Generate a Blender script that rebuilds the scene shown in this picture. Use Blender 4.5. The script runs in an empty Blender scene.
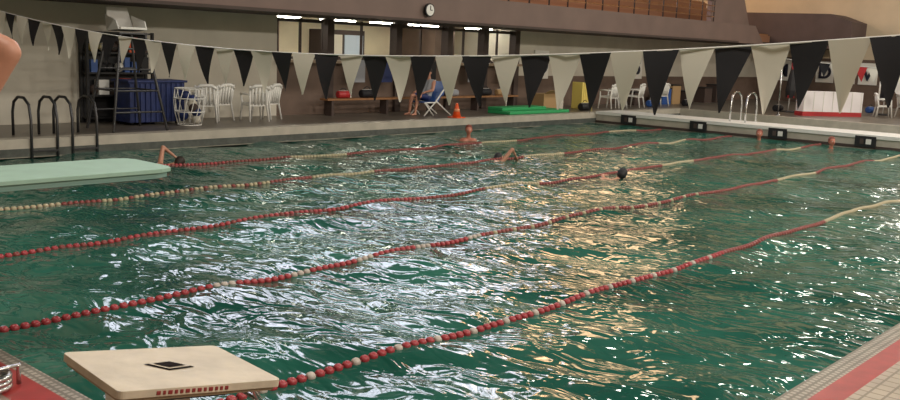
import bpy, bmesh, math, random
import numpy as np
from mathutils import Vector, Matrix
random.seed(4); rng=np.random.default_rng(5)
sc=bpy.context.scene
WZ=0.0; DZ=0.35
XE=2.42; YN=2.06; YF=17.5; XB=27.1; XB2=28.5; XP=33.0; XW=46.0; YW=20.3

# ---------------------------------------------------------------- materials
_m={}
def mat(name,col,rough=.6,var=0.0,scale=4.0,metal=0.0,bump=0.0,spec=.5):
    if name in _m: return _m[name]
    m=bpy.data.materials.new(name); m.use_nodes=True; nt=m.node_tree; n=nt.nodes; L=nt.links
    b=n['Principled BSDF']; b.inputs['Roughness'].default_value=rough; b.inputs['Metallic'].default_value=metal
    b.inputs['Specular IOR Level'].default_value=spec
    b.inputs['Base Color'].default_value=(*col,1)
    if var>0 or bump>0:
        tc=n.new('ShaderNodeTexCoord'); no=n.new('ShaderNodeTexNoise'); no.inputs['Scale'].default_value=scale; no.inputs['Detail'].default_value=5
        L.new(tc.outputs['Object'],no.inputs['Vector'])
        if var>0:
            r=n.new('ShaderNodeValToRGB')
            r.color_ramp.elements[0].position=.3; r.color_ramp.elements[1].position=.7
            r.color_ramp.elements[0].color=(*[c*(1-var) for c in col],1); r.color_ramp.elements[1].color=(*[min(1,c*(1+var*.6)) for c in col],1)
            L.new(no.outputs['Fac'],r.inputs['Fac']); L.new(r.outputs['Color'],b.inputs['Base Color'])
        if bump>0:
            bp=n.new('ShaderNodeBump'); bp.inputs['Strength'].default_value=bump; bp.inputs['Distance'].default_value=.02
            L.new(no.outputs['Fac'],bp.inputs['Height']); L.new(bp.outputs['Normal'],b.inputs['Normal'])
    _m[name]=m; return m
def emis(name,col,s):
    if name in _m: return _m[name]
    m=bpy.data.materials.new(name); m.use_nodes=True; b=m.node_tree.nodes['Principled BSDF']
    b.inputs['Base Color'].default_value=(*col,1); b.inputs['Emission Color'].default_value=(*col,1); b.inputs['Emission Strength'].default_value=s
    _m[name]=m; return m
def tilemat(name,c1,c2,mortar,size,msize=.03,rough=.45):
    m=bpy.data.materials.new(name); m.use_nodes=True; nt=m.node_tree; n=nt.nodes; L=nt.links
    b=n['Principled BSDF']; b.inputs['Roughness'].default_value=rough
    tc=n.new('ShaderNodeTexCoord'); br=n.new('ShaderNodeTexBrick')
    br.offset=0; br.inputs['Scale'].default_value=1; br.inputs['Brick Width'].default_value=size; br.inputs['Row Height'].default_value=size
    br.inputs['Mortar Size'].default_value=msize*size; br.inputs['Color1'].default_value=(*c1,1); br.inputs['Color2'].default_value=(*c2,1); br.inputs['Mortar'].default_value=(*mortar,1)
    L.new(tc.outputs['Object'],br.inputs['Vector'])
    no=n.new('ShaderNodeTexNoise'); no.inputs['Scale'].default_value=2.5; no.inputs['Detail'].default_value=6; L.new(tc.outputs['Object'],no.inputs['Vector'])
    mx=n.new('ShaderNodeMixRGB'); mx.blend_type='MULTIPLY'; mx.inputs[0].default_value=.5
    L.new(br.outputs['Color'],mx.inputs[1]); L.new(no.outputs['Fac'],mx.inputs[2]); L.new(mx.outputs[0],b.inputs['Base Color'])
    return m

cream=mat('cream_wall_paint',(.63,.59,.50),.8,.10,1.2)
beige=mat('beige_wall_paint',(.58,.48,.34),.85,.10,.8)
brownwall=mat('brown_lower_wall',(.16,.108,.082),.7,.25,1.5)
mauve=mat('mauve_fascia',(.20,.138,.118),.7,.12,1)
darkb=mat('dark_brown_panel',(.07,.047,.04),.7,.2,1)
darkc=mat('dark_ceiling',(.05,.045,.04),.9)
steel=mat('brushed_steel',(.6,.6,.6),.25,metal=1)
darksteel=mat('dark_steel',(.08,.08,.085),.4,metal=.7)
white=mat('white_plastic',(.80,.79,.75),.4)
creamflag=mat('cream_flag_cloth',(.74,.71,.62),.8)
navyflag=mat('black_flag_cloth',(.010,.010,.014),.7)
black=mat('black_matte',(.012,.012,.014),.6)
red=mat('red_plastic',(.45,.03,.035),.35)
redtile=mat('red_tile_stripe',(.36,.035,.03),.4,.2,8)
blue=mat('blue_tarp',(.015,.03,.13),.6,.3,6)
bluep=mat('blue_plastic',(.03,.10,.35),.4)
yellow=mat('yellow_foam',(.80,.64,.16),.6)
green=mat('green_foam_mat',(.03,.36,.12),.6)
orange=mat('orange_cone',(.80,.10,.015),.5)
cardboard=mat('cardboard',(.42,.27,.13),.9)
wood=mat('wood_bench',(.32,.15,.06),.6,.3,5)
skin=mat('skin',(.50,.24,.16),.5)
skinr=mat('skin_ruddy',(.50,.18,.12),.5)
hairb=mat('dark_hair',(.025,.015,.01),.6)
lip=mat('lip',(.45,.12,.10),.5)
greyshirt=mat('grey_shirt_cloth',(.32,.33,.36),.8)
aqua=mat('aqua_board_surface',(.33,.49,.40),.65,.08,6,bump=.3)
deckt=tilemat('beige_deck_tile',(.56,.47,.36),(.50,.42,.33),(.28,.23,.17),.10,.08)
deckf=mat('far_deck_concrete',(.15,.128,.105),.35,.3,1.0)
deckl=mat('end_deck_surface',(.26,.18,.145),.5,.3,6)
coping=mat('coping_concrete',(.48,.44,.37),.5,.15,3)
grate=tilemat('gutter_grate',(.56,.50,.41),(.51,.45,.37),(.24,.21,.17),.05,.2)
paneE=emis('added_daylight_pane',(.82,.84,1.0),5.8)  # unseen glowing panes, added as the source of pale streaks on the water
paneW=emis('added_warm_pane',(1.0,.64,.36),4.6)  # unseen warm glow, added for the golden glints on the water
tubeE=emis('fluorescent_tube',(1,.94,.80),24)

# ---------------------------------------------------------------- builder
class B:
    def __init__(s,name): s.name=name; s.bm=bmesh.new(); s.mats=[]
    def mi(s,m):
        if m not in s.mats: s.mats.append(m)
        return s.mats.index(m)
    def _fin(s,geom_faces,m,smooth=False):
        i=s.mi(m)
        for f in geom_faces: f.material_index=i; f.smooth=smooth
    def box(s,lo,hi,m,rot=None,piv=None):
        lo=Vector(lo);hi=Vector(hi)
        c=[Vector((x,y,z)) for x in (lo.x,hi.x) for y in (lo.y,hi.y) for z in (lo.z,hi.z)]
        if rot is not None:
            p=Vector(piv) if piv else (lo+hi)/2
            c=[p+rot@(v-p) for v in c]
        v=[s.bm.verts.new(q) for q in c]
        fs=[s.bm.faces.new([v[i] for i in q]) for q in ((0,1,3,2),(4,6,7,5),(0,4,5,1),(2,3,7,6),(0,2,6,4),(1,5,7,3))]
        s._fin(fs,m); return fs
    def poly(s,pts,m):
        f=s.bm.faces.new([s.bm.verts.new(p) for p in pts]); s._fin([f],m)
    def prism(s,pts,d,m):
        d=Vector(d); a=[s.bm.verts.new(p) for p in pts]; b=[s.bm.verts.new(Vector(p)+d) for p in pts]; n=len(pts)
        fs=[s.bm.faces.new(a),s.bm.faces.new(b[::-1])]
        for i in range(n): fs.append(s.bm.faces.new([a[i],b[i],b[(i+1)%n],a[(i+1)%n]]))
        s._fin(fs,m)
    def tube(s,pts,r,m,n=10,smooth=True,closed=False):
        pts=[Vector(p) for p in pts]; rs=r if isinstance(r,(list,tuple)) else [r]*len(pts)
        rings=[];prev=None
        for i,p in enumerate(pts):
            if closed: t=(pts[(i+1)%len(pts)]-pts[i-1]).normalized()
            elif i==0: t=(pts[1]-p).normalized()
            elif i==len(pts)-1: t=(p-pts[i-1]).normalized()
            else: t=((pts[i+1]-p).normalized()+(p-pts[i-1]).normalized()).normalized()
            if prev is None:
                u=t.cross(Vector((0,0,1)))
                if u.length<.1: u=t.cross(Vector((1,0,0)))
            else: u=prev-t*prev.dot(t)
            u.normalize(); prev=u; w=t.cross(u)
            rings.append([s.bm.verts.new(p+(u*math.cos(a)+w*math.sin(a))*rs[i]) for a in [2*math.pi*k/n for k in range(n)]])
        fs=[]; rng_=range(len(rings)) if closed else range(len(rings)-1)
        for i in rng_:
            A=rings[i];C=rings[(i+1)%len(rings)]
            for k in range(n): fs.append(s.bm.faces.new([A[k],A[(k+1)%n],C[(k+1)%n],C[k]]))
        s._fin(fs,m,smooth)
        if not closed:
            s._fin([s.bm.faces.new(rings[0][::-1]),s.bm.faces.new(rings[-1])],m)
    def ball(s,c,r,m,seg=12,sc_=(1,1,1)):
        g=bmesh.ops.create_uvsphere(s.bm,u_segments=seg,v_segments=max(6,seg//2+2),radius=r,matrix=Matrix.Translation(c)@Matrix.Diagonal((*sc_,1)))
        fs={f for v in g['verts'] for f in v.link_faces}; s._fin(fs,m,True)
    def done(s,bevel=0,loc=None):
        bmesh.ops.recalc_face_normals(s.bm,faces=s.bm.faces[:])
        me=bpy.data.meshes.new(s.name); 
        if loc is not None:
            bmesh.ops.translate(s.bm,verts=s.bm.verts[:],vec=-Vector(loc))
        s.bm.to_mesh(me); s.bm.free()
        for m in s.mats: me.materials.append(m)
        o=bpy.data.objects.new(s.name,me); sc.collection.objects.link(o)
        if loc is not None: o.location=loc
        if bevel:
            md=o.modifiers.new('bevel','BEVEL'); md.width=bevel; md.segments=2; md.limit_method='ANGLE'
        return o

# ---------------------------------------------------------------- wave field
waves=[]
for i in range(46):
    lam=0.62*(4.6**rng.random()); k=2*math.pi/lam; a=rng.normal(math.radians(60),1.0); ph=rng.random()*6.28
    waves.append((0.0155*lam/(2*math.pi),k,a,ph))
def wh(X,Y):
    Z=0*X
    for amp,k,a,ph in waves: Z=Z+amp*np.sin(k*(X*math.cos(a)+Y*math.sin(a))+ph+0.6*np.sin(.7*X+ph)+.6*np.cos(.9*Y+ph*2))
    return Z

# ---------------------------------------------------------------- people
def body(name,prims,colors,vox=.016,extras=None,Mx=Matrix.Identity(4)):
    bm=bmesh.new()
    for p0,r0,p1,r1,lab in prims:
        p0=Vector(p0);p1=Vector(p1)
        for p,r in ((p0,r0),(p1,r1)): bmesh.ops.create_uvsphere(bm,u_segments=14,v_segments=10,radius=r,matrix=Matrix.Translation(p))
        d=p1-p0
        if d.length>1e-4:
            q=Vector((0,0,1)).rotation_difference(d).to_matrix().to_4x4()
            bmesh.ops.create_cone(bm,cap_ends=True,segments=14,radius1=r0,radius2=r1,depth=d.length,matrix=Matrix.Translation((p0+p1)/2)@q)
    me=bpy.data.meshes.new('tmp'); bm.to_mesh(me); bm.free(); o=bpy.data.objects.new('tmp',me); sc.collection.objects.link(o)
    md=o.modifiers.new('r','REMESH'); md.mode='VOXEL'; md.voxel_size=vox; md.use_smooth_shade=True
    ms=o.modifiers.new('s','SMOOTH'); ms.iterations=4; ms.factor=.5
    dg=bpy.context.evaluated_depsgraph_get(); dg.update(); m2=bpy.data.meshes.new_from_object(o.evaluated_get(dg))
    bpy.data.objects.remove(o)
    labs=sorted(set(p[4] for p in prims)); m2.materials.clear()
    for l in labs: m2.materials.append(colors[l])
    C=np.empty(len(m2.polygons)*3,np.float32); m2.polygons.foreach_get('center',C); C=C.reshape(-1,3).astype(float); best=np.full(len(C),1e9); lab=np.zeros(len(C),int)
    for p0,r0,p1,r1,l in prims:
        a=np.array(p0,float); d=np.array(p1,float)-a; L2=max(d@d,1e-9); t=np.clip((C-a)@d/L2,0,1)
        dist=np.linalg.norm(C-(a+t[:,None]*d),axis=1)-(r0+(r1-r0)*t); k=dist<best; best[k]=dist[k]; lab[k]=labs.index(l)
    m2.polygons.foreach_set('material_index',lab.astype(np.int32)); m2.update()
    m2.name=name; ob=bpy.data.objects.new(name,m2); sc.collection.objects.link(ob); ob.matrix_world=Mx
    if extras:
        for nm,c,r,mm in extras:
            e=B(nm); e.ball((0,0,0),r,mm,10); eo=e.done(); eo.parent=ob; eo.location=c
    return ob
def headprims(c,f,up,hair='hair',scale=1.0):
    c=Vector(c);f=Vector(f).normalized();up=Vector(up).normalized();s=f.cross(up)
    P=lambda a,b_,d:tuple(c+f*a*scale+s*b_*scale+up*d*scale)
    pr=[(P(0,0,.03),.088*scale,P(.02,0,-.03),.078*scale,'skin'),(P(.03,0,-.04),.066*scale,P(.045,0,-.09),.035*scale,'skin'),
        (P(.088,0,.02),.012*scale,P(.112,0,-.022),.014*scale,'skin'),
        (P(0,.088,0),.014*scale,P(-.005,.092,-.03),.012*scale,'skin'),(P(0,-.088,0),.014*scale,P(-.005,-.092,-.03),.012*scale,'skin'),
        (P(-.02,0,.045),.097*scale,P(-.04,0,-.005),.085*scale,hair),
        (P(.085,-.02,-.055),.008*scale,P(.085,.02,-.055),.008*scale,'lip')]
    ex=[('eye_l',P(.083,.032,.005),.012,white),('eye_r',P(.083,-.032,.005),.012,white),('iris_l',P(.093,.032,.005),.006,black),('iris_r',P(.093,-.032,.005),.006,black)]
    return pr,ex
def hand(w,d,n,lab='skin'):
    w=Vector(w);d=Vector(d).normalized();n=Vector(n);n=(n-d*n.dot(d)).normalized();s=d.cross(n)
    P=lambda a,b_,c:tuple(w+d*a+s*b_+n*c)
    pr=[(P(.0,.0,0),.026,P(.07,.025,0),.020,lab),(P(0,0,0),.026,P(.07,-.022,0),.019,lab),(P(.02,0,0),.022,P(.08,0,0),.019,lab)]
    for u,l in ((.034,.070),(.012,.080),(-.011,.074),(-.032,.058)):
        pr+=[(P(.08,u,0),.0105,P(.08+l*.5,u*1.1,.008),.0095,lab),(P(.08+l*.5,u*1.1,.008),.0095,P(.08+l*.95,u*1.15,.03),.0075,lab)]
    pr+=[(P(.02,.025,0),.014,P(.055,.058,.012),.0115,lab),(P(.055,.058,.012),.0115,P(.09,.066,.022),.009,lab)]
    return pr
def swimmer(x,y,heading,arm=1,cap=None,lift=0,sk=skin,z=.0,ah=.26):
    z=z+float(wh(np.array(x+.7*math.cos(heading)),np.array(y+.7*math.sin(heading))))
    pr=[((.0,-.07,-.13),.12,(.42,-.10,-.07),.115,'skin'),((.0,.07,-.13),.12,(.42,.10,-.07),.115,'skin'),((0,-.08,-.13),.125,(.02,.08,-.13),.125,'suit'),
        ((-.06,-.09,-.14),.11,(-.06,.09,-.14),.11,'suit'),
        ((.45,-.16,-.05),.075,(.48,.16,-.03),.075,'skin'),((.46,0,-.05),.07,(.68,0,.0),.055,'skin')]
    s=arm
    el=(.62,s*.36,ah); wr=(.86,s*.36,ah*.35)
    pr+=[((.48,s*.18,-.02),.055,el,.040,'skin'),(el,.040,wr,.026,'skin')]+hand(wr,(.6,0,-.6),(0,0,-1) )
    e2=(.78,-s*.22,-.14); w2=(1.04,-s*.2,-.2)
    pr+=[((.48,-s*.18,-.05),.058,e2,.042,'skin'),(e2,.042,w2,.027,'skin')]+hand(w2,(1,0,-.1),(0,0,-1))
    for q in (-1,1):
        pr+=[((-.05,q*.09,-.15),.085,(-.46,q*.10,-.2),.055,'skin'),((-.46,q*.1,-.2),.055,(-.88,q*.1,-.2-.05*q),.034,'skin'),((-.88,q*.1,-.2-.05*q),.034,(-1.08,q*.11,-.24-.05*q),.022,'skin')]
    hp,ex=headprims((.78,0,.03+lift),(.6,s*.75,-.1),(.5,0,1)); pr+=hp
    body('swimmer',pr,{'skin':sk,'suit':black,'hair':cap or hairb,'lip':lip},.018,ex,Matrix.Translation((x,y,z))@Matrix.Rotation(heading,4,'Z'))
def stander(x,y,z,face,cols,name='swimmer',vox=.018):
    pr=[((-.0,-.08,.0),.12,(0,-.10,.42),.115,'top'),((0,.08,0),.12,(0,.1,.42),.115,'top'),((0,-.15,.46),.07,(0,.15,.46),.07,'skin'),((0,0,.46),.06,(.01,0,.62),.052,'skin')]
    for q in (-1,1):
        pr+=[((0,q*.19,.44),.06,(.06,q*.30,.2),.044,'skin'),((.06,q*.3,.2),.044,(.26,q*.28,.1),.028,'skin')]+hand((.26,q*.28,.1),(1,0,-.3),(0,0,-1))
        pr+=[((0,q*.09,-.03),.095,(.04,q*.1,-.45),.06,'leg'),((.04,q*.1,-.45),.06,(0,q*.1,-.86),.04,'leg'),((0,q*.1,-.88),.04,(.14,q*.11,-.91),.03,'leg')]
    hp,ex=headprims((.015,0,.74),(1,0,0),(0,0,1)); pr+=hp
    body(name,pr,cols,vox,ex,Matrix.Translation((x,y,z))@Matrix.Rotation(face,4,'Z'))
swimmer(8.85,15.35,-.15,1,ah=.30)
swimmer(15.1,12.4,.3,-1,black,z=-.04,ah=.28)
swimmer(14.9,9.6,-.2,1,black,.07,z=-.02,ah=.04)
cs={'skin':skinr,'top':skinr,'leg':skinr,'hair':mat('auburn_hair',(.20,.05,.03),.6),'lip':lip}
stander(18.4,15.7,-.48,math.radians(225),cs)
stander(26.6,11.5,-.55,math.radians(200),cs)
stander(26.3,9.3,-.55,math.radians(230),cs)
def bystander(px,py,rz):
    pr=[((0,-.08,.95),.125,(0,-.11,1.36),.12,'top'),((0,.08,.95),.125,(0,.11,1.36),.12,'top'),((0,-.16,1.43),.075,(0,.16,1.42),.075,'top'),((0,0,1.42),.06,(.01,0,1.55),.055,'skin'),
        ((0,-.08,.93),.13,(0,.08,.93),.13,'shorts')]
    for q in (-1,1):
        pr+=[((0,q*.09,.9),.095,(.02,q*.10,.62),.085,'shorts'),((.02,q*.1,.62),.075,(.02,q*.11,.47),.058,'skin'),((.02,q*.11,.47),.058,(-.02,q*.11,.09),.038,'skin'),((-.04,q*.11,.06),.042,(.16,q*.13,.035),.032,'skin')]
    pr+=[((0,-.20,1.46),.062,(.06,-.40,1.79),.043,'skin'),((.06,-.40,1.79),.045,(.02,-.20,1.90),.029,'skin')]+hand((.02,-.20,1.90),(-.2,1,-.25),(0,0,-1))
    pr+=[((0,.20,1.42),.064,(-.03,.29,1.14),.045,'skin'),((-.03,.29,1.14),.045,(.06,.30,.88),.028,'skin')]+hand((.06,.3,.88),(.1,0,-1),(0,-1,0))
    hp,ex=headprims((.02,0,1.68),(1,0,0),(0,0,1)); pr+=hp
    body('standing_bystander',pr,{'skin':skin,'top':white,'shorts':blue,'hair':hairb,'lip':lip},.013,ex,Matrix.Translation((px,py,DZ))@Matrix.Rotation(rz,4,'Z')@Matrix.Scale(1.08,4))
bystander(.86,3.11,math.radians(49))
def seated(px,py,rz):
    pr=[((0,-.08,.55),.12,(-.14,-.11,.92),.11,'top'),((0,.08,.55),.12,(-.14,.11,.92),.11,'top'),((-.15,-.16,.98),.07,(-.15,.16,.98),.07,'top'),((-.15,0,.99),.058,(-.14,0,1.12),.052,'skin'),((0,-.09,.53),.12,(0,.09,.53),.12,'shorts')]
    for q in (-1,1):
        pr+=[((0,q*.1,.54),.09,(.30,q*.12,.57),.075,'shorts'),((.30,q*.12,.57),.07,(.43,q*.12,.56),.058,'skin'),((.43,q*.12,.56),.058,(.52,q*.12,.10),.038,'skin'),((.50,q*.12,.05),.04,(.68,q*.14,.035),.03,'skin'),
             ((-.15,q*.20,.97),.06,(-.02,q*.28,.74),.044,'skin'),((-.02,q*.28,.74),.044,(.20,q*.18,.68),.028,'skin')]+hand((.2,q*.18,.68),(1,0,-.2),(0,0,-1))
    hp,ex=headprims((-.12,0,1.24),(1,0,-.1),(.1,0,1)); pr+=hp
    body('seated_person',pr,{'skin':skin,'top':greyshirt,'shorts':blue,'hair':hairb,'lip':lip},.018,ex,Matrix.Translation((px,py,DZ))@Matrix.Rotation(rz,4,'Z'))
seated(20.12,18.9,math.pi)

# ---------------------------------------------------------------- water
def make_water():
    nx,ny=430,300
    tx=np.linspace(0,1,nx); ty=np.linspace(0,1,ny)
    xs=XE+(XP-XE)*tx**1.7; ys=YN+(YF-YN)*ty**1.2
    X,Y=np.meshgrid(xs,ys,indexing='ij'); Z=wh(X,Y)
    v=np.stack([X,Y,Z],-1).reshape(-1,3)
    idx=np.arange(nx*ny).reshape(nx,ny)
    f=np.stack([idx[:-1,:-1],idx[1:,:-1],idx[1:,1:],idx[:-1,1:]],-1).reshape(-1,4)
    me=bpy.data.meshes.new('pool_water'); me.from_pydata(v.tolist(),[],f.tolist())
    me.polygons.foreach_set('use_smooth',[True]*len(me.polygons))
    m=bpy.data.materials.new('pool_water_surface'); m.use_nodes=True; nt=m.node_tree; n=nt.nodes; L=nt.links
    b=n['Principled BSDF']; b.inputs['Roughness'].default_value=.075; b.inputs['IOR'].default_value=1.33
    tc=n.new('ShaderNodeTexCoord')
    no=n.new('ShaderNodeTexNoise'); no.inputs['Scale'].default_value=.5; no.inputs['Detail'].default_value=4; L.new(tc.outputs['Object'],no.inputs['Vector'])
    r=n.new('ShaderNodeValToRGB'); r.color_ramp.elements[0].position=.35; r.color_ramp.elements[1].position=.7
    r.color_ramp.elements[0].color=(.011,.076,.055,1); r.color_ramp.elements[1].color=(.036,.158,.116,1)
    L.new(no.outputs['Fac'],r.inputs['Fac']); L.new(r.outputs['Color'],b.inputs['Base Color'])
    mp=n.new('ShaderNodeMapping'); mp.inputs['Rotation'].default_value=(0,0,math.radians(-40)); mp.inputs['Scale'].default_value=(1.35,.74,1); L.new(tc.outputs['Object'],mp.inputs['Vector'])
    n1=n.new('ShaderNodeTexNoise'); n1.inputs['Scale'].default_value=2.9; n1.inputs['Detail'].default_value=2.0; n1.inputs['Distortion'].default_value=.7; L.new(mp.outputs[0],n1.inputs['Vector'])
    bp=n.new('ShaderNodeBump'); bp.inputs['Strength'].default_value=1; bp.inputs['Distance'].default_value=.062
    L.new(n1.outputs['Fac'],bp.inputs['Height']); L.new(bp.outputs['Normal'],b.inputs['Normal'])
    me.materials.append(m); o=bpy.data.objects.new('pool_water',me); sc.collection.objects.link(o)
make_water()

# ---------------------------------------------------------------- shell
b=B('pool_basin')
b.box((XE-.02,YN-.02,-2.2),(XP+.02,YF+.02,-2.1),coping)
b.box((XE-.15,YN-.15,-2.2),(XE,YF+.15,.0),coping); b.box((XP,YN-.15,-2.2),(XP+.15,YF+.15,.0),coping)
b.box((XE,YN-.15,-2.2),(XP,YN,.0),coping); b.box((XE,YF,-2.2),(XP,YF+.15,.0),coping)
b.done()
b=B('floor')   # pool deck
b.box((-6,-5,-.1),(XW,YN-.30,DZ),deckt)
b.box((XE-.3,YN-.30,-.1),(XP+.3,YN-.14,DZ),redtile)
b.box((XE-.14,YN-.14,-.1),(XP+.14,YN,DZ),grate)
b.box((-6,YN-.30,-.1),(XE-.32,YW,DZ),deckl)
b.box((XE-.32,YN-.14,-.1),(XE-.10,YF,DZ),redtile)
b.box((XE-.10,YN,-.1),(XE,YF,DZ),grate)
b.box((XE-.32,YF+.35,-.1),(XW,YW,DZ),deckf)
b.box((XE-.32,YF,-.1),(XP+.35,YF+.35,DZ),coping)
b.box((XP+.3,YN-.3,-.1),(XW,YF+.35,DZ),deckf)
b.box((XP,YN,-.1),(XP+.3,YF,DZ),coping)
b.done()
b=B('trim_tile_line')
b.box((XE,YF-.012,.02),(XP,YF,.17),mat('tile_band',(.10,.11,.10),.3,.3,9)); b.done()
b=B('wall_far')
b.box((-6,YW,DZ-.1),(15.8,YW+.25,2.99),cream)
b.box((15.8,YW,DZ-.1),(26.2,YW+.25,1.85),brownwall)
b.box((26.2,YW,DZ-.1),(XW,YW+.25,1.45),brownwall)
b.box((26.2,YW,1.45),(XW,YW+.25,2.99),cream)
b.done()
b=B('trim_window_counter')
b.box((15.8,YW-.35,1.78),(26.2,YW+.3,1.86),mat('counter_top',(.30,.22,.15),.5)); 
for x in (17.6,20.3,22.6,24.4,26.1): b.box((x-.12,YW-.1,DZ),(x+.12,YW+.12,2.99),darkb)
b.done()
b=B('window_1')
fr=darkb
for (x0,x1) in ((15.9,17.5),(17.75,20.2),(20.45,22.5),(22.7,24.3),(24.5,26.0)):
    for xx in (x0,(x0+x1)/2,x1): b.box((xx-.03,YW+.12,1.86),(xx+.03,YW+.18,2.98),fr)
    b.box((x0,YW+.12,1.86),(x1,YW+.18,1.93),fr); b.box((x0,YW+.12,2.86),(x1,YW+.18,2.95),fr)
b.done()
b=B('wall_office')
b.box((15.6,23.6,DZ),(26.4,23.8,3.4),mat('office_wall',(.88,.79,.58),.8,.1,1))
b.box((15.5,YW+.25,DZ),(15.7,23.8,3.4),cream); b.box((26.3,YW+.25,DZ),(26.5,23.8,3.4),cream)
b.box((15.5,YW+.25,DZ-.1),(26.5,23.8,DZ),deckf); b.box((15.5,YW+.25,3.1),(26.5,23.8,3.11),cream)
b.box((17.7,22.9,DZ),(17.9,23.6,3.1),brownwall)
b.box((23.6,21.8,DZ),(24.6,23.6,3.1),brownwall)
b.done()
b=B('office_cabinet'); b.box((19.6,22.9,DZ),(21.4,23.55,2.75),darkb); b.box((19.7,22.86,1.9),(20.4,22.9,2.6),cream); b.box((20.5,22.86,1.9),(21.3,22.9,2.6),mat('notice',(.5,.6,.7),.8)); b.done(.01)
for x in (16.8,18.9,20.9,22.6,25.4):
    b=B('fluorescent_ceiling_light'); b.box((x-.65,21.25,3.02),(x+.65,21.55,3.10),white); b.box((x-.6,21.28,2.98),(x+.6,21.34,3.02),tubeE); b.box((x-.6,21.46,2.98),(x+.6,21.52,3.02),tubeE); b.done()
b=B('mezzanine_balcony')
b.box((-6,18.0,3.0),(38.5,18.25,3.78),mauve)
b.box((-6,18.25,3.0),(38.5,YW+.2,3.12),darkb); b.box((38.5,18.25,3.0),(43.95,YW+.2,3.12),darkb)
b.box((-6,17.93,3.0),(38.5,18.0,3.07),darkb)
for i in range(5):
    y=18.9+i*.85; b.box((-6,y,3.12),(43.9,y+.85,3.45+.38*i),mat('bleacher_concrete',(.30,.15,.085),.8))
    b.box((-6,y+.1,3.45+.38*i),(43.9,y+.45,3.52+.38*i),wood)
b.prism([(38.5,18,3.0),(41.2,18,3.0),(40.2,18,3.78),(38.5,18,3.78)],(0,.25,0),mauve)
b.prism([(36.5,18.3,3.78),(40.5,18.3,3.3),(39.5,18.3,4.9),(36.5,18.3,4.9)],(0,.2,0),mauve)
b.done()
b=B('balcony_railing')
for z in (3.98,4.2,4.42,4.62): b.tube([(14,18.1,z),(36.4,18.1,z)],.022,wood if z<4.6 else darkb,6)
for i in range(22): b.tube([(14.5+i*1.04,18.1,3.78),(14.5+i*1.04,18.1,4.64)],.03,darkb,6)
b.done()
b=B('wall_end'); b.box((XW,-5,2.5),(XW+.25,25,11),beige); b.box((XW,-5,DZ-.1),(XW+.25,25,2.5),brownwall)
b.prism([(44,15.2,2.95),(44,20.3,2.85),(44,20.3,4.55),(44,16.2,4.5),(44,15.2,4.15)],(2,0,0),mat('end_balcony_paint',(.095,.065,.06),.7,.2,1)); b.done()
b=B('wall_upper_far'); 
b.box((-6,24.6,3.0),(XW,24.85,5.4),beige); b.box((-6,24.6,10.2),(XW,24.85,11),beige); b.box((-6,24.6,5.4),(14,24.85,10.2),beige)
b.box((33.2,24.6,5.4),(35.5,24.85,10.2),beige)
for x in np.arange(17,33,3.0): b.box((x-.25,24.6,5.4),(x+.25,24.85,10.2),beige)
b.box((44.5,24.6,5.4),(XW,24.85,10.2),beige); b.box((14,24.6,7.7),(44.5,24.85,7.95),beige)
b.done()
b=B('added_glow_panes'); b.box((14,24.72,5.4),(33.2,24.76,10.2),paneE); b.box((35.5,24.72,5.4),(44.5,24.76,10.2),paneW); b.done()  # both pane sets are unseen, added to be mirrored in the water
b=B('ceiling'); b.box((-6,-5,11),(XW+.25,25,11.2),darkc)
for x in range(0,46,6): b.box((x-.15,-5,10.4),(x+.15,24.6,11),darkc)
b.done()
b=B('wall_near'); b.box((-6,-5.25,DZ-.1),(XW,-5,11),beige); b.done()
b=B('wall_back'); b.box((-6.25,-5,DZ-.1),(-6,25,11),beige); b.done()

def alight(name,loc,sx,sy,e,col,rot=(0,0,0)):
    l=bpy.data.lights.new(name,'AREA'); l.shape='RECTANGLE'; l.size=sx; l.size_y=sy; l.energy=e; l.color=col
    o=bpy.data.objects.new(name,l); o.location=loc; o.rotation_euler=rot; sc.collection.objects.link(o)
for x in (3,15,27,39):
    for y in (1,9.8):
        alight('ceiling_lamp',(x,y,9.9),1.6,.8,360 if x<10 else 430,(1,.93,.82))
for x in (8,22,36): alight('added_wall_fill',(x,-4.6,7.5),2.5,.6,560,(1,.93,.82),(math.radians(68),0,0))  # unseen fill lights, added to brighten the cream walls
alight('mezzanine_lamp',(30,22,8),6,.6,300,(1,.58,.3))
w=bpy.data.worlds.new('world'); sc.world=w; w.use_nodes=True; w.node_tree.nodes['Background'].inputs[0].default_value=(.5,.5,.6,1); w.node_tree.nodes['Background'].inputs[1].default_value=.2

# ---------------------------------------------------------------- bulkhead
b=B('pool_bulkhead')
b.box((XB,YN+.01,-.6),(XB2,YF-.02,.30),coping); b.box((XB-.05,YN+.01,.30),(XB2+.05,YF-.02,.40),white)
b.box((XB-.02,YN+.01,.02),(XB,YF-.02,.10),darkb)
for y in (16.2,13.7,11.15,8.65,6.15,3.5):
    b.box((XB-.06,y-.28,.06),(XB,y+.28,.36),black); b.box((XB-.075,y-.16,.14),(XB-.06,y-.02,.28),white); b.box((XB-.075,y+.04,.14),(XB-.06,y+.14,.28),darkb)
b.done()

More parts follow.
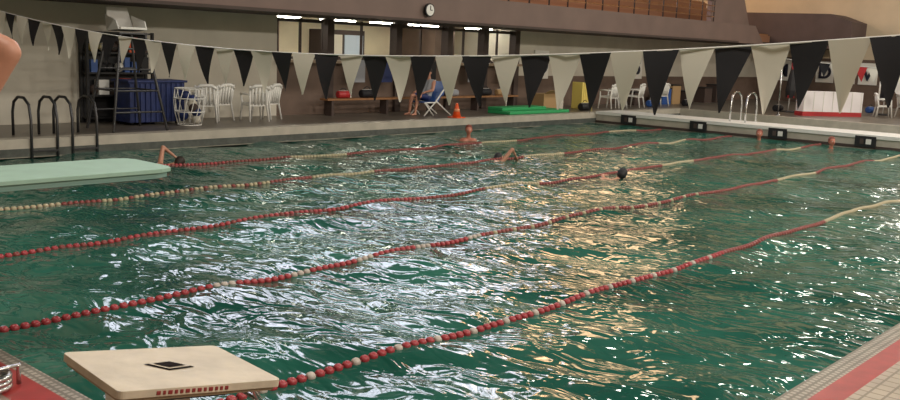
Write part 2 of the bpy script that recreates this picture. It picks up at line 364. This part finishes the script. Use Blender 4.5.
# ---------------------------------------------------------------- lane ropes
cream_f=mat('cream_float',(.48,.40,.26),.45); white_f=mat('white_float',(.54,.47,.42),.4); red_f=mat('red_float',(.38,.04,.05),.4); dred_f=mat('faded_red_float',(.25,.05,.045),.4)
def rope(y0,pat,ph):
    b=B('lane_rope'); x=XE+.02; i=0
    yy=lambda x: y0+.05*math.sin(x*.5+ph)+.02*math.sin(x*1.7+ph)
    gx=np.linspace(XE,XB,400); gy=np.array([yy(q) for q in gx]); gz=wh(gx,gy); gz=np.convolve(np.pad(gz,4,'edge'),np.ones(9)/9,'valid')*.9+.003
    zz=lambda x: float(np.interp(x,gx,gz))
    pts=[(x_,yy(x_),zz(x_)) for x_ in np.linspace(XE,XB,160)]
    b.tube(pts,.010,mat('rope',(.25,.05,.05),.6),5)
    while x<XB-.1:
        m=pat(x,i); 
        if m: b.tube([(x,yy(x),zz(x)),(x+.018,yy(x),zz(x)),(x+.050,yy(x+.052),zz(x+.052)),(x+.066,yy(x+.07),zz(x+.07))],[.022,.036,.036,.022],m,9)
        x+=.085; i+=1
    b.done()
def pA(x,i):
    if x<10.5: return red_f if i%5 else white_f
    if x<13: return dred_f
    return cream_f if (x%7)<3.5 else dred_f
def pB(x,i):
    if x<4.3: return red_f
    if x<9: return red_f if (i%11)<8 else white_f
    if x<15: return dred_f if i%5 else cream_f
    return cream_f if (x%6)<2 else dred_f
def pC(x,i): 
    if x<10.5: return red_f if i%3 else dred_f
    return cream_f if (x%6)<1.5 else dred_f
def pD(x,i): return (cream_f if i%3 else dred_f) if 6.5<x<9.5 else (dred_f if (x%6)<4.5 else cream_f)
rope(4.9,pA,0.5); rope(7.4,pB,2); rope(9.9,pC,4); rope(12.5,pD,1); rope(15.0,pC,3)

# ---------------------------------------------------------------- backstroke flags
def flags(name,X,y0,y1,zf,pf,hf,mats,r=.008):
    b=B(name); n=60
    b.tube([(X,y0+(y1-y0)*i/n,zf(y0+(y1-y0)*i/n)) for i in range(n+1)],r,white,5)
    y=y0+.5;i=0
    while y<y1-.5:
        pitch=pf(y)
        m=mats[i%len(mats)]; w_=pitch*1.02; sw=random.uniform(-.05,.05); tx=random.uniform(-.06,.06); hh=hf(y)*random.uniform(.94,1.05)
        rows=[]
        for j in range(6):
            t=j/5; wd=w_*(1-t)*.5+.004; yc=y+pitch/2+sw*t; z=-hh*t; xx=X+tx*t+.02*math.sin(3*t+i)
            rows.append([b.bm.verts.new((xx+.012*math.sin(i*2.1+s*2),yc+wd*s,zf(yc+wd*s*1)+z)) for s in (-1,0,1)])
        fs=[]
        for j in range(5):
            for s in (0,1): fs.append(b.bm.faces.new([rows[j][s],rows[j][s+1],rows[j+1][s+1],rows[j+1][s]]))
        b._fin(fs,m,True); y+=pitch;i+=1
    for yy in (y0,y1):
        b.tube([(X,yy,DZ),(X,yy,zf(yy)+.05)],.025,steel,8); b.tube([(X,yy,DZ),(X,yy,DZ+.03)],.12,steel,12)
    b.done()
flags('backstroke_flags',7.0,.4,17.85,lambda y:2.21+.0075*(y-8.8)**2,lambda y:min(.40,.25+.017*y),lambda y:.53-.006*y,[navyflag,creamflag])
flags('backstroke_flags.001',XP+.6,1.2,13.9,lambda y:2.15+.006*(y-7.5)**2,lambda y:.42,lambda y:.5,[navyflag,creamflag,red,navyflag,creamflag],.012)

# ---------------------------------------------------------------- starting block
def starting_block():
    b=B('starting_block'); top=mat('block_top',(.66,.57,.44),.55,.15,6,bump=.4)
    ang=math.atan2(.10,.70); R=Matrix.Rotation(ang,3,'Y')@Matrix.Rotation(math.radians(-7),3,'Z'); P=Vector((1.84,3.61,.95))
    def T(x,y,z): return P+R@Vector((x,y,z))
    L_,W=.75,.315
    out=[]
    for cx,cy,a0 in ((L_-.03,W-.03,0),(.03,W-.03,90),(.03,-W+.03,180),(L_-.03,-W+.03,270)):
        for k in range(6):
            a=math.radians(a0+k*18); out.append((cx+.03*math.cos(a),cy+.03*math.sin(a)))
    b.prism([T(x,y,-.034) for x,y in out],R@Vector((0,0,.034)),top)
    b.prism([T(x*.96+.012,y*.96,-.05) for x,y in out],R@Vector((0,0,.014)),mat('block_underside',(.35,.27,.18),.7))
    c=(.36,.0); em=mat('emblem_black',(.015,.01,.01),.9,spec=.1)
    for s,z,m in ((1.15,.003,em),(.95,.006,top),(.72,.009,em)):
        b.poly([T(c[0]+dx*s,c[1]+dy*s,z) for dx,dy in ((.088,-.037),(.028,.062),(-.088,.037),(-.028,-.062))],m)
    x=.16
    for k in range(13):
        w_=random.uniform(.012,.020)
        b.prism([T(x,-W-.003,-.026),T(x+w_,-W-.003,-.026),T(x+w_,-W-.003,-.009),T(x,-W-.003,-.009)],(0,.004,0),mat('red_lettering',(.28,.03,.03),.5)); x+=w_+.010
    b.box((1.98,3.38,DZ),(2.18,3.74,.82),white); b.box((1.92,3.30,DZ),(2.26,3.82,DZ+.03),steel)
    b.prism([T(.12,-.2,-.09),T(.55,-.2,-.09),T(.55,.2,-.09),T(.12,.2,-.09)],R@Vector((0,0,.045)),darksteel)
    b.tube([T(L_-.1,-.22,-.045),T(L_-.04,-.22,-.12),T(L_-.04,.22,-.12),T(L_-.1,.22,-.045)],.014,steel)
    b.done(.004)
starting_block()

# ---------------------------------------------------------------- diving board
b=B('diving_board')
pts=[(-1.0,5.92),(3.60,5.92),(3.70,5.97),(3.73,6.05),(3.73,6.50),(3.70,6.58),(3.60,6.63),(-1.0,6.63)]
b.prism([(x,y,1.385) for x,y in pts],(0,0,.03),aqua); b.prism([(x-.02,6.275+(y-6.275)*.94,1.345) for x,y in pts],(0,0,.04),mat('board_rib',(.25,.40,.36),.5))
b.box((.9,5.95,.95),(1.15,6.6,1.345),darksteel)
for x in (.9,-.8): 
    for y in (6.0,6.55): b.box((x-.05,y-.05,DZ),(x+.05,y+.05,1.345),steel)
for y in (5.80,6.75):
    b.tube([(-1.0,y,DZ),(-1,y,2.1),(1.3,y,2.1),(1.3,y,DZ)],.022,steel,8); b.tube([(-1,y,1.7),(1.3,y,1.7)],.018,steel,8)
b.done(.004)

b=B('deck_drain_fitting')
cx,cy=2.08,5.22
for k in range(3): b.tube([(cx+.10*math.cos(a),cy+.10*math.sin(a),DZ+.02+.03*k) for a in np.linspace(0,2*math.pi,20,endpoint=False)],.018,steel,8,closed=True)
b.tube([(cx-.16,cy,DZ),(cx-.16,cy,DZ+.11),(cx+.16,cy,DZ+.11),(cx+.16,cy,DZ)],.015,steel,8)
b.done()
b=B('deck_drain_cover'); b.tube([(3.05,1.60,DZ),(3.05,1.60,DZ+.006)],.03,black,14); b.done()

# ---------------------------------------------------------------- furniture
def chair(x,y,ang,m=white):
    b=B('plastic_chair'); R=Matrix.Rotation(ang,3,'Z'); O=Vector((x,y,DZ))
    def T(a,c,d): return O+R@Vector((a,c,d))
    for sx,sy in ((-1,-1),(1,-1)): b.tube([T(sx*.27,sy*.27,0),T(sx*.24,sy*.22,.43),T(sx*.28,sy*.2,.66)],[.022,.03,.022],m,8)
    for sx in (-1,1): b.tube([T(sx*.25,.30,0),T(sx*.22,.22,.43),T(sx*.25,.30,.88)],[.022,.03,.022],m,8)
    for sx in (-1,1): b.tube([T(sx*.28,-.2,.66),T(sx*.29,.0,.68),T(sx*.25,.26,.66)],[.028,.03,.022],m,8)
    b.prism([T(-.25,-.25,.40),T(.25,-.25,.40),T(.23,.23,.38),T(-.23,.23,.38)],(0,0,.06),m)
    b.tube([T(-.25,.30,.80),T(-.12,.32,.88),T(.12,.32,.88),T(.25,.30,.80)],.04,m,8)
    for k in range(5):
        u=-.18+k*.09; b.tube([T(u,.23,.42),T(u,.27,.65),T(u,.31,.87)],[.03,.032,.03],m,6)
    b.done()
for x,y,a in ((12.95,19.35,2.6),(13.5,19.65,3.3),(14.2,19.1,2.9),(14.85,19.5,3.5),(29.6,18.6,3.1),(30.5,18.8,2.7),(31.6,18.7,3.3),(33.8,18.9,3.0),(37.6,11.5,.5),(38.4,10.9,1.0)): chair(x,y,a)

def lifeguard_chair(x,y):
    b=B('lifeguard_chair'); H_=2.0
    top=[(-.28,-.28),(.28,-.28),(.28,.28),(-.28,.28)]; bot=[(-.62,-.55),(.62,-.55),(.62,.55),(-.62,.55)]
    for (a,c),(d,e) in zip(top,bot): b.tube([(x+d,y+e,DZ),(x+a,y+c,DZ+H_)],.03,darksteel,8)
    for t in (.2,.42,.64,.85):
        q=[(x+bx+(tx-bx)*t,y+by+(ty-by)*t,DZ+H_*t) for (tx,ty),(bx,by) in zip(top,bot)]
        b.tube([q[0],q[1]],.022,darksteel,8); b.tube([q[2],q[3]],.018,darksteel,8)
        if t in(.42,.85): b.tube([q[1],q[2]],.018,darksteel,8); b.tube([q[3],q[0]],.018,darksteel,8)
    b.box((x-.33,y-.33,DZ+H_),(x+.33,y+.33,DZ+H_+.04),darksteel)
    b.prism([(x-.30,y-.33,DZ+H_+.10),(x+.30,y-.33,DZ+H_+.10),(x+.28,y+.2,DZ+H_+.06),(x-.28,y+.2,DZ+H_+.06)],(0,0,.05),white)
    b.prism([(x-.30,y+.18,DZ+H_+.06),(x+.30,y+.18,DZ+H_+.06),(x+.24,y+.36,DZ+H_+.56),(x-.24,y+.36,DZ+H_+.56)],(0,.04,0),white)
    for s in (-1,1): b.prism([(x+s*.30,y-.3,DZ+H_+.1),(x+s*.30,y+.2,DZ+H_+.06),(x+s*.28,y+.3,DZ+H_+.40),(x+s*.31,y-.2,DZ+H_+.28)],(s*.03,0,0),white)
    b.done(.01)
lifeguard_chair(10.4,18.45)

b=B('equipment_cart')
b.box((10.85,19.15,DZ+.06),(12.25,19.8,DZ+.95),blue)
for k in range(11): b.box((10.85+k*.13,19.12,DZ+.06),(10.91+k*.13,19.15,DZ+.93),blue)
b.box((10.8,19.1,DZ+.95),(12.3,19.85,DZ+1.0),blue)
for x in (10.95,12.1):
    for y in (19.25,19.7): b.tube([(x-.03,y,DZ+.05),(x+.03,y,DZ+.05)],.05,black,10)
b.done(.01)
b=B('equipment_rack')
for x in (10.3,11.9):
    for y in (19.94,20.24): b.box((x-.03,y-.03,DZ),(x+.03,y+.03,DZ+2.05),black)
for z in (.1,.6,1.1,1.55,2.0): b.box((10.3,19.92,DZ+z),(11.9,20.27,DZ+z+.04),black)
cols=[bluep,orange,yellow,mat('dark_green_plastic',(.03,.15,.06),.5),red,white,black,bluep,black,darkb,darkb]
for z in (1.14,1.59,.64):
    x=10.4
    while x<11.7:
        w_=random.uniform(.1,.25); h=random.uniform(.18,.36); c=random.choice(cols)
        if random.random()<.35: b.ball((x+.11,20.07,DZ+z+.11),.11,c)
        else: b.box((x,19.95,DZ+z),(x+w_,20.17,DZ+z+h),c)
        x+=w_+.05
b.box((10.35,20.22,DZ),(11.85,20.26,DZ+2),black)
b.done()
b=B('lidded_bin'); b.tube([(7.9,19.7,DZ),(7.9,19.7,DZ+.75)],[.24,.3],darkb,16); b.ball((7.9,19.7,DZ+.75),.3,black,14,(1,1,.4)); b.done()

def rail(x,y,name='pool_ladder',m=darksteel,h=.75,toward=(0,-1)):
    b=B(name); tx,ty=toward
    px,py=-ty,tx
    for s in (-.25,.25):
        pts=[]
        for u,z in ((.55,0),(.55,.45),(.48,h-.1),(.3,h),(.05,h),(-.15,h-.12),(-.22,h-.4),(-.22,-.9)):
            pts.append((x+px*s-tx*u,y+py*s-ty*u,DZ+z))
        b.tube(pts,.028,m,8)
    for z in (-.25,-.55,-.85): b.box((x-.25*abs(px)+tx*.16-.04*abs(tx),y-.25*abs(py)+ty*.22-.04,DZ+z),(x+.25*abs(px)+tx*.22+.04*abs(tx),y+.25*abs(py)+ty*.22+.04,DZ+z+.03),m)
    b.done()
rail(8.15,17.7); rail(8.95,17.7)
rail(28.2,12.7,'pool_ladder',steel,toward=(1,0),h=.95); 

b=B('mesh_ball_bin')
cx,cy=12.1,18.72
for z,r in ((0,.26),(.3,.33),(.6,.35),(.82,.33)): b.tube([(cx+r*math.cos(a),cy+r*math.sin(a),DZ+z+.02) for a in np.linspace(0,2*math.pi,20,endpoint=False)],.014,white,6,closed=True)
for k in range(14):
    a=k*2*math.pi/14; b.tube([(cx+r*math.cos(a+o_),cy+r*math.sin(a+o_),DZ+z) for z,r,o_ in ((.02,.26,0),(.3,.33,.2),(.6,.35,.4),(.83,.33,.6))],.010,white,5)
for k in range(7): b.ball((cx+random.uniform(-.16,.16),cy+random.uniform(-.16,.16),DZ+.13+k*.09),.11,random.choice([darkb,blue,cream]))
b.done()

b=B('traffic_cone'); b.box((20.15,17.65,DZ),(20.51,18.01,DZ+.03),orange); b.tube([(20.33,17.83,DZ+.03),(20.33,17.83,DZ+.42)],[.13,.03],orange,14); b.tube([(20.33,17.83,DZ+.18),(20.33,17.83,DZ+.26)],[.097,.074],mat('cone_band',(.8,.3,.15),.5),14); b.done()
b=B('deck_lounge_chair')
x,y=20.4,18.9
for s in (-.28,.28):
    b.tube([(x-.6,y+s,DZ),(x-.1,y+s,DZ+.42),(x+.45,y+s,DZ+1.0)],.022,white,8); b.tube([(x+.55,y+s,DZ),(x-.1,y+s,DZ+.42)],.022,white,8); b.tube([(x-.6,y+s,DZ+.38),(x-.1,y+s,DZ+.38)],.02,white,8); b.tube([(x-.58,y+s,DZ+.38),(x-.2,y+s,DZ)],.02,white,8)
b.prism([(x-.6,y-.27,DZ+.38),(x-.1,y-.27,DZ+.36),(x-.1,y+.27,DZ+.36),(x-.6,y+.27,DZ+.38)],(0,0,.03),bluep)
b.prism([(x-.05,y-.27,DZ+.40),(x+.42,y-.27,DZ+.98),(x+.42,y+.27,DZ+.98),(x-.05,y+.27,DZ+.40)],(.03,0,-.02),bluep)
b.done()
b=B('foam_mat'); b.box((22.9,17.9,DZ),(26.1,18.8,DZ+.1),green); b.box((22.9,18.2,DZ+.1),(25.2,18.8,DZ+.2),green); b.done(.02)
b=B('cardboard_box'); b.box((26.0,18.9,DZ),(26.8,19.5,DZ+.55),cardboard); b.prism([(26.0,18.9,DZ+.55),(26.8,18.9,DZ+.55),(26.8,18.65,DZ+.68),(26,18.65,DZ+.68)],(0,0,.01),cardboard); b.box((26.85,19.0,DZ),(27.3,19.5,DZ+.35),cream); b.done()
b=B('kickboard_stack')
for k in range(6): b.box((28.0+.12*k,18.7,DZ),(28.09+.12*k,19.15,DZ+.95-.02*k),yellow)
b.done(.02)
b=B('wooden_bench')
b.box((17,19.6,DZ+.42),(25.5,19.93,DZ+.47),wood); 
for x in (17.2,19.3,21.3,23.4,25.3): b.box((x-.04,19.62,DZ),(x+.04,19.90,DZ+.42),darkb)
b.done()
def bag(x,y,z,c,s=1):
    b=B('swim_bag'); b.tube([(x-.27*s,y,z+.13*s),(x-.24*s,y,z+.13*s),(x+.24*s,y,z+.13*s),(x+.27*s,y,z+.13*s)],[.09*s,.13*s,.13*s,.09*s],c,14)
    b.tube([(x+.15*s*math.cos(a),y,z+.22*s+.13*s*math.sin(a)) for a in np.linspace(.1,3.04,9)],.012,black,6); b.box((x-.2*s,y-.015,z+.255*s),(x+.2*s,y+.015,z+.265*s),white); b.done()
for x,c,s in ((17.7,red,.8),(18.6,navyflag,.9),(21.6,bluep,.8),(22.3,greyshirt,.8),(23.9,navyflag,.9),(24.7,cardboard,.8)): bag(x,19.76,DZ+.47,c,s)
for x,y,c in ((27.6,18.3,black),(32.7,18.6,bluep),(35.2,18.4,navyflag),(36.2,15.0,navyflag),(39.0,14.0,greyshirt),(40.2,12.8,bluep)): bag(x,y,DZ,c,1)
def towel(x,c):
    b=B('hanging_towel'); b.box((x,YW-.40,1.25),(x+.45,YW-.36,1.87),c); b.box((x,YW-.40,1.86),(x+.45,YW-.1,1.88),c); b.done(.008)
for x,c in ((18.2,greyshirt),(19.3,blue),(21.2,navyflag),(23.2,greyshirt),(25.0,cardboard)): towel(x,c)
b=B('storage_crate')
for i,(x,c) in enumerate(((32.6,darkb),(34.8,bluep),(35.6,cardboard),(36.8,darkb),(38.5,darkb),(39.6,darkb))): b.box((x,19.3,DZ),(x+.7,19.8,DZ+.5+.13*(i%3)),c); b.box((x-.02,19.28,DZ+.5+.13*(i%3)),(x+.72,19.82,DZ+.54+.13*(i%3)),black)
b.done()

b=B('white_pool_barrier')
p0=Vector((34.5,13.35,DZ)); p1=Vector((36.6,11.95,DZ)); d=(p1-p0); n_=Vector((-d.y,d.x,0)).normalized()
b.prism([p0,p1,p1+n_*.5,p0+n_*.5],(0,0,.16),red); b.prism([p0+Vector((0,0,.16)),p1+Vector((0,0,.16)),p1+n_*.45+Vector((0,0,.16)),p0+n_*.45+Vector((0,0,.16))],(0,0,.74),mat('white_panel',(.92,.88,.90),.5))
for k in range(7): q=p0+d*(k/6.2); b.prism([q-n_*.02+Vector((0,0,.16)),q-n_*.02+d.normalized()*.03+Vector((0,0,.16)),q+d.normalized()*.03+Vector((0,0,.16)),q+Vector((0,0,.16))],(0,0,.74),white)
b.done()
def umbrella(x,y,c1,c2,lean=.25):
    b=B('folded_umbrella'); 
    b.tube([(x,y,DZ),(x,y,DZ+.06)],.28,darksteel,16); b.tube([(x,y,DZ),(x+lean,y,DZ+2.2)],.025,white,8)
    pts=[];n=7
    for k in range(n): t=k/(n-1); pts.append((x+lean*(.25+.75*t),y,DZ+.55+1.6*t))
    b.tube(pts,[.16,.2,.18,.15,.11,.07,.02],c1,10,False)
    for a in range(4): b.tube([(p[0]+.12*math.cos(a*1.57)*(1-i/7),p[1]+.12*math.sin(a*1.57)*(1-i/7),p[2]) for i,p in enumerate(pts)],[.06]*6+[.02],c2,6)
    b.done()
umbrella(36.2,14.6,black,red); umbrella(39.2,12.0,navyflag,white,.2)
b=B('canopy_tent')
cx,cy=39.4,10.3
for sx in (-1.5,1.5):
    for sy in (-1.5,1.5): b.tube([(cx+sx,cy+sy,DZ),(cx+sx,cy+sy,DZ+2.0)],.03,white,8)
ap=(cx,cy,DZ+3.3); cr=[(cx-1.6,cy-1.6,DZ+2.0),(cx+1.6,cy-1.6,DZ+2.0),(cx+1.6,cy+1.6,DZ+2.0),(cx-1.6,cy+1.6,DZ+2.0)]
for k in range(4): b.poly([cr[k],cr[(k+1)%4],ap],white)
for k in range(4):
    a,c=Vector(cr[k]),Vector(cr[(k+1)%4]); b.poly([a,c,c-Vector((0,0,.25)),a-Vector((0,0,.25))],white)
b.poly([(cx-1.5,cy+1.5,DZ+2),(cx-1.5,cy-1.5,DZ+2),(cx-1.5,cy-.6,DZ+.6),(cx-1.5,cy+.9,DZ+.9)],white)
b.done()
b=B('wall_clock'); b.tube([(19.1,17.92,3.32),(19.1,17.86,3.32)],.18,black,24); b.tube([(19.1,17.87,3.32),(19.1,17.85,3.32)],.15,white,24); b.box((19.09,17.84,3.32),(19.11,17.85,3.44),black); b.box((19.1,17.84,3.31),(19.18,17.85,3.33),black); b.box((19.05,17.92,3.28),(19.15,18.0,3.36),black); b.done()
def letter(ch,wall,p):
    cu=bpy.data.curves.new('letter','FONT'); cu.body=ch; cu.size=.85; cu.extrude=.02; cu.align_x='CENTER'; cu.offset=.02; cu.materials.append(mat('letter_paint',(.01,.012,.03),.5))
    o=bpy.data.objects.new('letter',cu); sc.collection.objects.link(o)
    b=B('wall_letter_sign'); z0,z1=1.35,2.35
    if wall=='end':
        b.box((XW-.06,p-.42,z0),(XW-.005,p+.42,z1),mat('sign_board',(.78,.76,.70),.7)); o.location=(XW-.09,p,1.56); o.rotation_euler=(math.pi/2,0,-math.pi/2)
    else:
        b.box((p-.42,YW-.06,z0),(p+.42,YW-.005,z1),mat('sign_board',(.78,.76,.70),.7)); o.location=(p,YW-.09,1.56); o.rotation_euler=(math.pi/2,0,0)
    s=b.done(); o.parent=s
for ch,y in (('M',19.0),('D',16.9),('I',15.9),('V',14.9),('E',13.9)): letter(ch,'end',y)
for ch,x in (('O',27.6),('S',34.2),('W',39.4)): letter(ch,'far',x)

# ---------------------------------------------------------------- camera
f=939.5
d1=Vector((846,120,-f)).normalized(); d2=Vector((-1071,195,-f)); d2=(d2-d1*d2.dot(d1)).normalized(); d3=d1.cross(d2)
M=Matrix((d1,d2,d3))
cam=bpy.data.cameras.new('camera'); cam.sensor_width=36; cam.lens=f*36/900; cam.clip_start=.05; cam.clip_end=300
co=bpy.data.objects.new('camera',cam); sc.collection.objects.link(co); co.matrix_world=Matrix.Translation((0,0,2.35))@M.to_4x4(); sc.camera=co
sc.view_settings.view_transform='Standard'
